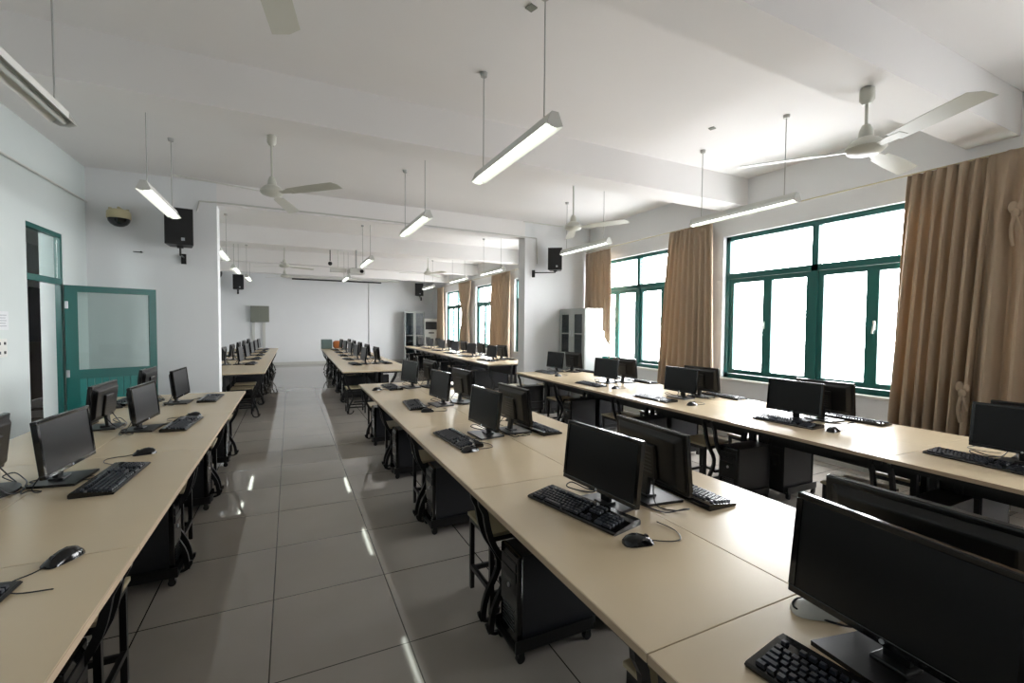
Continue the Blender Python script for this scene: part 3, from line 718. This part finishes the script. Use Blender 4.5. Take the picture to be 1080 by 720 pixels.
for x in (-1.8, 2.3): MB().box2((x-0.03, -0.02, 0.0), (x+0.03, 0.12, 0.14)).obj('bracket', M['white'], sc)
pj = thing('projector', 'silver grey projector hanging from the ceiling of the far half', 'projector', (1.34, 10.6, 2.72), R(4))
MB().box((0, 0, 0), (0.34, 0.28, 0.11), bev=0.02).obj('body', M['pale'], pj)
MB().cyl((0.09, -0.13, 0.0), (0.09, -0.165, 0.0), 0.04, n=18).obj('lens', M['blkgloss'], pj)
MB().cyl((0, 0, 0.05), (0, 0, 3.20-2.72), 0.018, n=10).box((0, 0, 0.065), (0.2, 0.16, 0.02)).obj('mount', M['rod'], pj)
bx_ = MB().box((0, 0, 0), (0.34, 0.2, 0.09), bev=0.012).cyl((0, 0, 0.04), (0, 0, 0.45), 0.01).obj('signal_box', M['white']); bx_.location = (0.98, 10.75, 2.75)
tag(bx_, 'white junction box hanging beside the projector', 'box')
sd = MB().sphere((0, 0, 0), 0.045).cyl((0, 0, 0.06), (0, 0, 0.30), 0.01).obj('ceiling_microphone', M['blk'], smooth=True); sd.location = (0.82, 10.85, 2.90); tag(sd, 'small black ball shaped device hanging left of the projector', 'microphone')

# ------------------------------------------------------------------ cabinets
def steel_cabinet(x, y, rz, w_, d_, h_, label, full=False):
    t = thing('steel_cabinet', label, 'cabinet', (x, y, 0), rz)
    b = MB(); b.box2((-w_/2, 0.0, 0), (-w_/2+0.02, d_, h_)).box2((w_/2-0.02, 0, 0), (w_/2, d_, h_)).box2((-w_/2+0.02, d_-0.02, 0), (w_/2-0.02, d_, h_)).box2((-w_/2+0.02, 0, h_-0.03), (w_/2-0.02, d_-0.02, h_)).box2((-w_/2+0.02, 0, 0), (w_/2-0.02, d_-0.02, 0.08))
    b.obj('body', M['cabgrey'], t)
    zs = 0.12 if full else h_*0.5
    n = 2
    sh = MB()
    for i in range(4):
        z = zs+(h_-zs)*(i+0.5)/4; sh.box2((-w_/2+0.02, 0.03, z), (w_/2-0.02, d_-0.02, z+0.015))
    sh.obj('shelf', M['cabgrey'], t)
    for s in (-1, 1):
        x0, x1 = (-w_/2+0.005, -0.003) if s < 0 else (0.003, w_/2-0.005)
        z0, z1 = zs+0.01, h_-0.02
        g = MB(); q = 0.05 if full else 0.09
        g.box2((x0, -0.02, z0), (x0+q, 0, z1)).box2((x1-q, -0.02, z0), (x1, 0, z1)).box2((x0+q, -0.02, z0), (x1-q, 0, z0+q)).box2((x0+q, -0.02, z1-q), (x1-q, 0, z1)).box2((x0+q, -0.018, (z0+z1)/2-0.01), (x1-q, -0.004, (z0+z1)/2+0.01))
        d = g.obj('door', M['cabgrey'], t)
        MB().box2((x0+q, -0.012, z0+q), (x1-q, -0.008, z1-q)).obj('pane', M['cab_glass'], d)
        MB().box((-s*-0.03 if False else s*0.035, -0.03, (z0+z1)/2), (0.012, 0.02, 0.12), bev=0.003).obj('handle', M['silver'], d)
        if not full:
            d2 = MB().box2((x0, -0.02, 0.09), (x1, 0, zs), bev=0.003).obj('door', M['cabgrey'], t)
            MB().box((s*0.06, -0.024, zs-0.12), (0.05, 0.008, 0.05), bev=0.003).obj('handle', M['silver'], d2)
    return t
steel_cabinet(4.85, 7.23, R(-90), 0.88, 0.38, 1.88, 'grey steel cabinet with glazed upper doors beside the near window row')
steel_cabinet(4.62, 18.45, R(-8), 0.82, 0.42, 2.10, 'distant grey steel cabinet with full height glass doors on the far wall', True)
for i in range(6):
    tag(MB().box((4.36+0.10*i, 18.68, 1.33), (0.075, 0.24, 0.32+0.03*(i % 2)), rz=R(-8)).obj('folder', M['blue'] if i % 3 else M['paper']), '%s folder in the distant glass cabinet, %s from the left' % ('blue' if i % 3 else 'white', ['first', 'second', 'third', 'fourth', 'fifth', 'sixth'][i]), 'folder', 'folders in the distant cabinet')
ac = thing('floor_air_conditioner', 'tall white floor standing air conditioner in the far right corner', 'air conditioner', (5.26, 18.2, 0), R(-20))
MB().box2((-0.27, -0.2, 0), (0.27, 0.2, 1.80), bev=0.02).obj('body', M['white'], ac)
a_ = MB().box2((-0.23, -0.215, 1.36), (0.23, -0.2, 1.68))
a_.obj('outlet_grille', M['case'], ac)
a_ = MB()
for i in range(7): a_.box((0, -0.218, 1.39+i*0.042), (0.44, 0.01, 0.008), rx=R(25))
a_.obj('louvre', M['vent'], ac)
MB().box2((-0.10, -0.208, 1.20), (0.12, -0.2, 1.25)).obj('display', M['case'], ac)
MB().box2((-0.23, -0.21, 0.12), (0.23, -0.2, 0.9)).obj('intake_panel', M['pale'], ac)

# ------------------------------------------------------------------ curtains
def curtain(y0, y1, ztop, zbot, label, folds, yb0=None, yb1=None, x=5.44, amp=0.06, knot=None, seed=1, pinch=None, zl=0.0):
    rnd = random.Random(seed); yb0 = y0 if yb0 is None else yb0; yb1 = y1 if yb1 is None else yb1
    nu, nv = folds*10, 30; ph = [rnd.uniform(-0.5, 0.5) for _ in range(folds+2)]; wv = rnd.uniform(0, 6)
    b = MB(); g = []
    for j in range(nv+1):
        v = j/nv; z = ztop+(zbot-ztop)*v; row = []
        for i in range(nu+1):
            u = i/nu
            z = ztop+(zbot-zl*max(0, (u-0.72)/0.28)**1.3-ztop)*v
            ya = y0+(y1-y0)*u; yb = yb0+(yb1-yb0)*u
            s = v**0.8; yy = ya*(1-s)+yb*s
            if pinch:
                zc, yc, wd, fac = pinch
                k = 1-fac*math.exp(-((z-zc)/wd)**2); yy = yc+(yy-yc)*k
            fi = u*folds; i0 = int(fi); p_ = ph[i0]*(1-(fi-i0))+ph[i0+1]*(fi-i0)
            a = amp*(0.55+0.55*v)
            hd = math.exp(-v*14)
            off = math.sin(2*PI*(fi+0.22*p_*(0.3+v))+0.15*math.sin(5*v+wv))
            off = math.copysign(abs(off)**0.9, off)*a*(1-0.5*hd) + 0.012*math.sin(2*PI*fi*2.3+wv)*hd + 0.012*math.sin(3*v+fi)
            row.append(b.bm.verts.new((x+off, yy+0.25*a*math.sin(2*PI*fi*2)*0.3, z)))
        g.append(row)
    for j in range(nv):
        for i in range(nu): b.bm.faces.new((g[j][i], g[j][i+1], g[j+1][i+1], g[j+1][i]))
    t = thing('curtain', label, 'curtain', (0, 0, 0), 0, 'beige curtains at the windows')
    o = b.obj('curtain_cloth', M['curtain'], t, smooth=True)
    sm = o.modifiers.new('thickness', 'SOLIDIFY'); sm.thickness = 0.004
    if knot:
        kx, ky, kz = knot
        k = MB(); k.sphere((kx, ky, kz), 0.032, (0.8, 0.9, 1.3)); k.sphere((kx+0.01, ky+0.022, kz+0.055), 0.03, (0.7, 1.0, 1.6)); k.sphere((kx+0.01, ky-0.02, kz+0.05), 0.026, (0.7, 1.0, 1.5))
        k.tube(spl([(kx, ky, kz), (kx-0.02, ky+0.012, kz-0.08), (kx-0.01, ky+0.02, kz-0.17), (kx+0.01, ky+0.01, kz-0.26)]), 0.014, 8).tube(spl([(kx, ky, kz), (kx-0.01, ky-0.02, kz-0.07), (kx, ky-0.035, kz-0.15)]), 0.012, 8)
        k.obj('tieback', M['curtain'], t, smooth=True)
    return t
curtain(2.30, 1.68, 3.04, 0.16, 'long beige brown curtain nearest the camera, left panel with many folds', 7, 2.42, 1.80, seed=2, amp=0.075, knot=(5.34, 1.80, 0.98))
curtain(1.70, 0.80, 3.04, 0.16, 'long beige brown curtain at the right picture edge with a knotted tie', 6, 1.83, 0.70, seed=5, amp=0.065, x=5.40, knot=(5.34, 1.52, 2.50), pinch=(2.5, 1.64, 0.3, 0.30))
curtain(5.38, 4.58, 3.04, 0.16, 'long beige curtain between the two near windows', 9, 5.62, 4.45, seed=3, amp=0.05)
curtain(7.66, 6.84, 3.02, 1.45, 'short sunlit beige curtain above the grey cabinet', 6, 7.66, 6.80, seed=7, amp=0.035, zl=0.6)
curtain(12.45, 11.18, 3.04, 0.2, 'sunlit beige curtain just past the right cross wall', 8, 12.6, 11.18, seed=8)
curtain(15.4, 14.15, 3.04, 0.2, 'twisted beige curtain between the two far windows', 6, 15.2, 14.4, seed=9, pinch=(1.9, 14.7, 0.5, 0.4))
curtain(18.0, 17.15, 3.04, 0.2, 'sunlit beige curtain furthest from the camera beside the air conditioner', 6, 18.0, 17.1, seed=10)
# small square holes in the ceiling
for i, (x, y) in enumerate([(1.38, 2.56), (3.83, 3.25)]):
    tag(MB().box((x, y, ZC-0.004), (0.055, 0.055, 0.008), rz=0.3).obj('ceiling_anchor', M['boxgrey']), 'small dark anchor plate on the ceiling %s' % ['near the top centre of the picture', 'beside the rods of the near window light'][i], 'anchor plate')
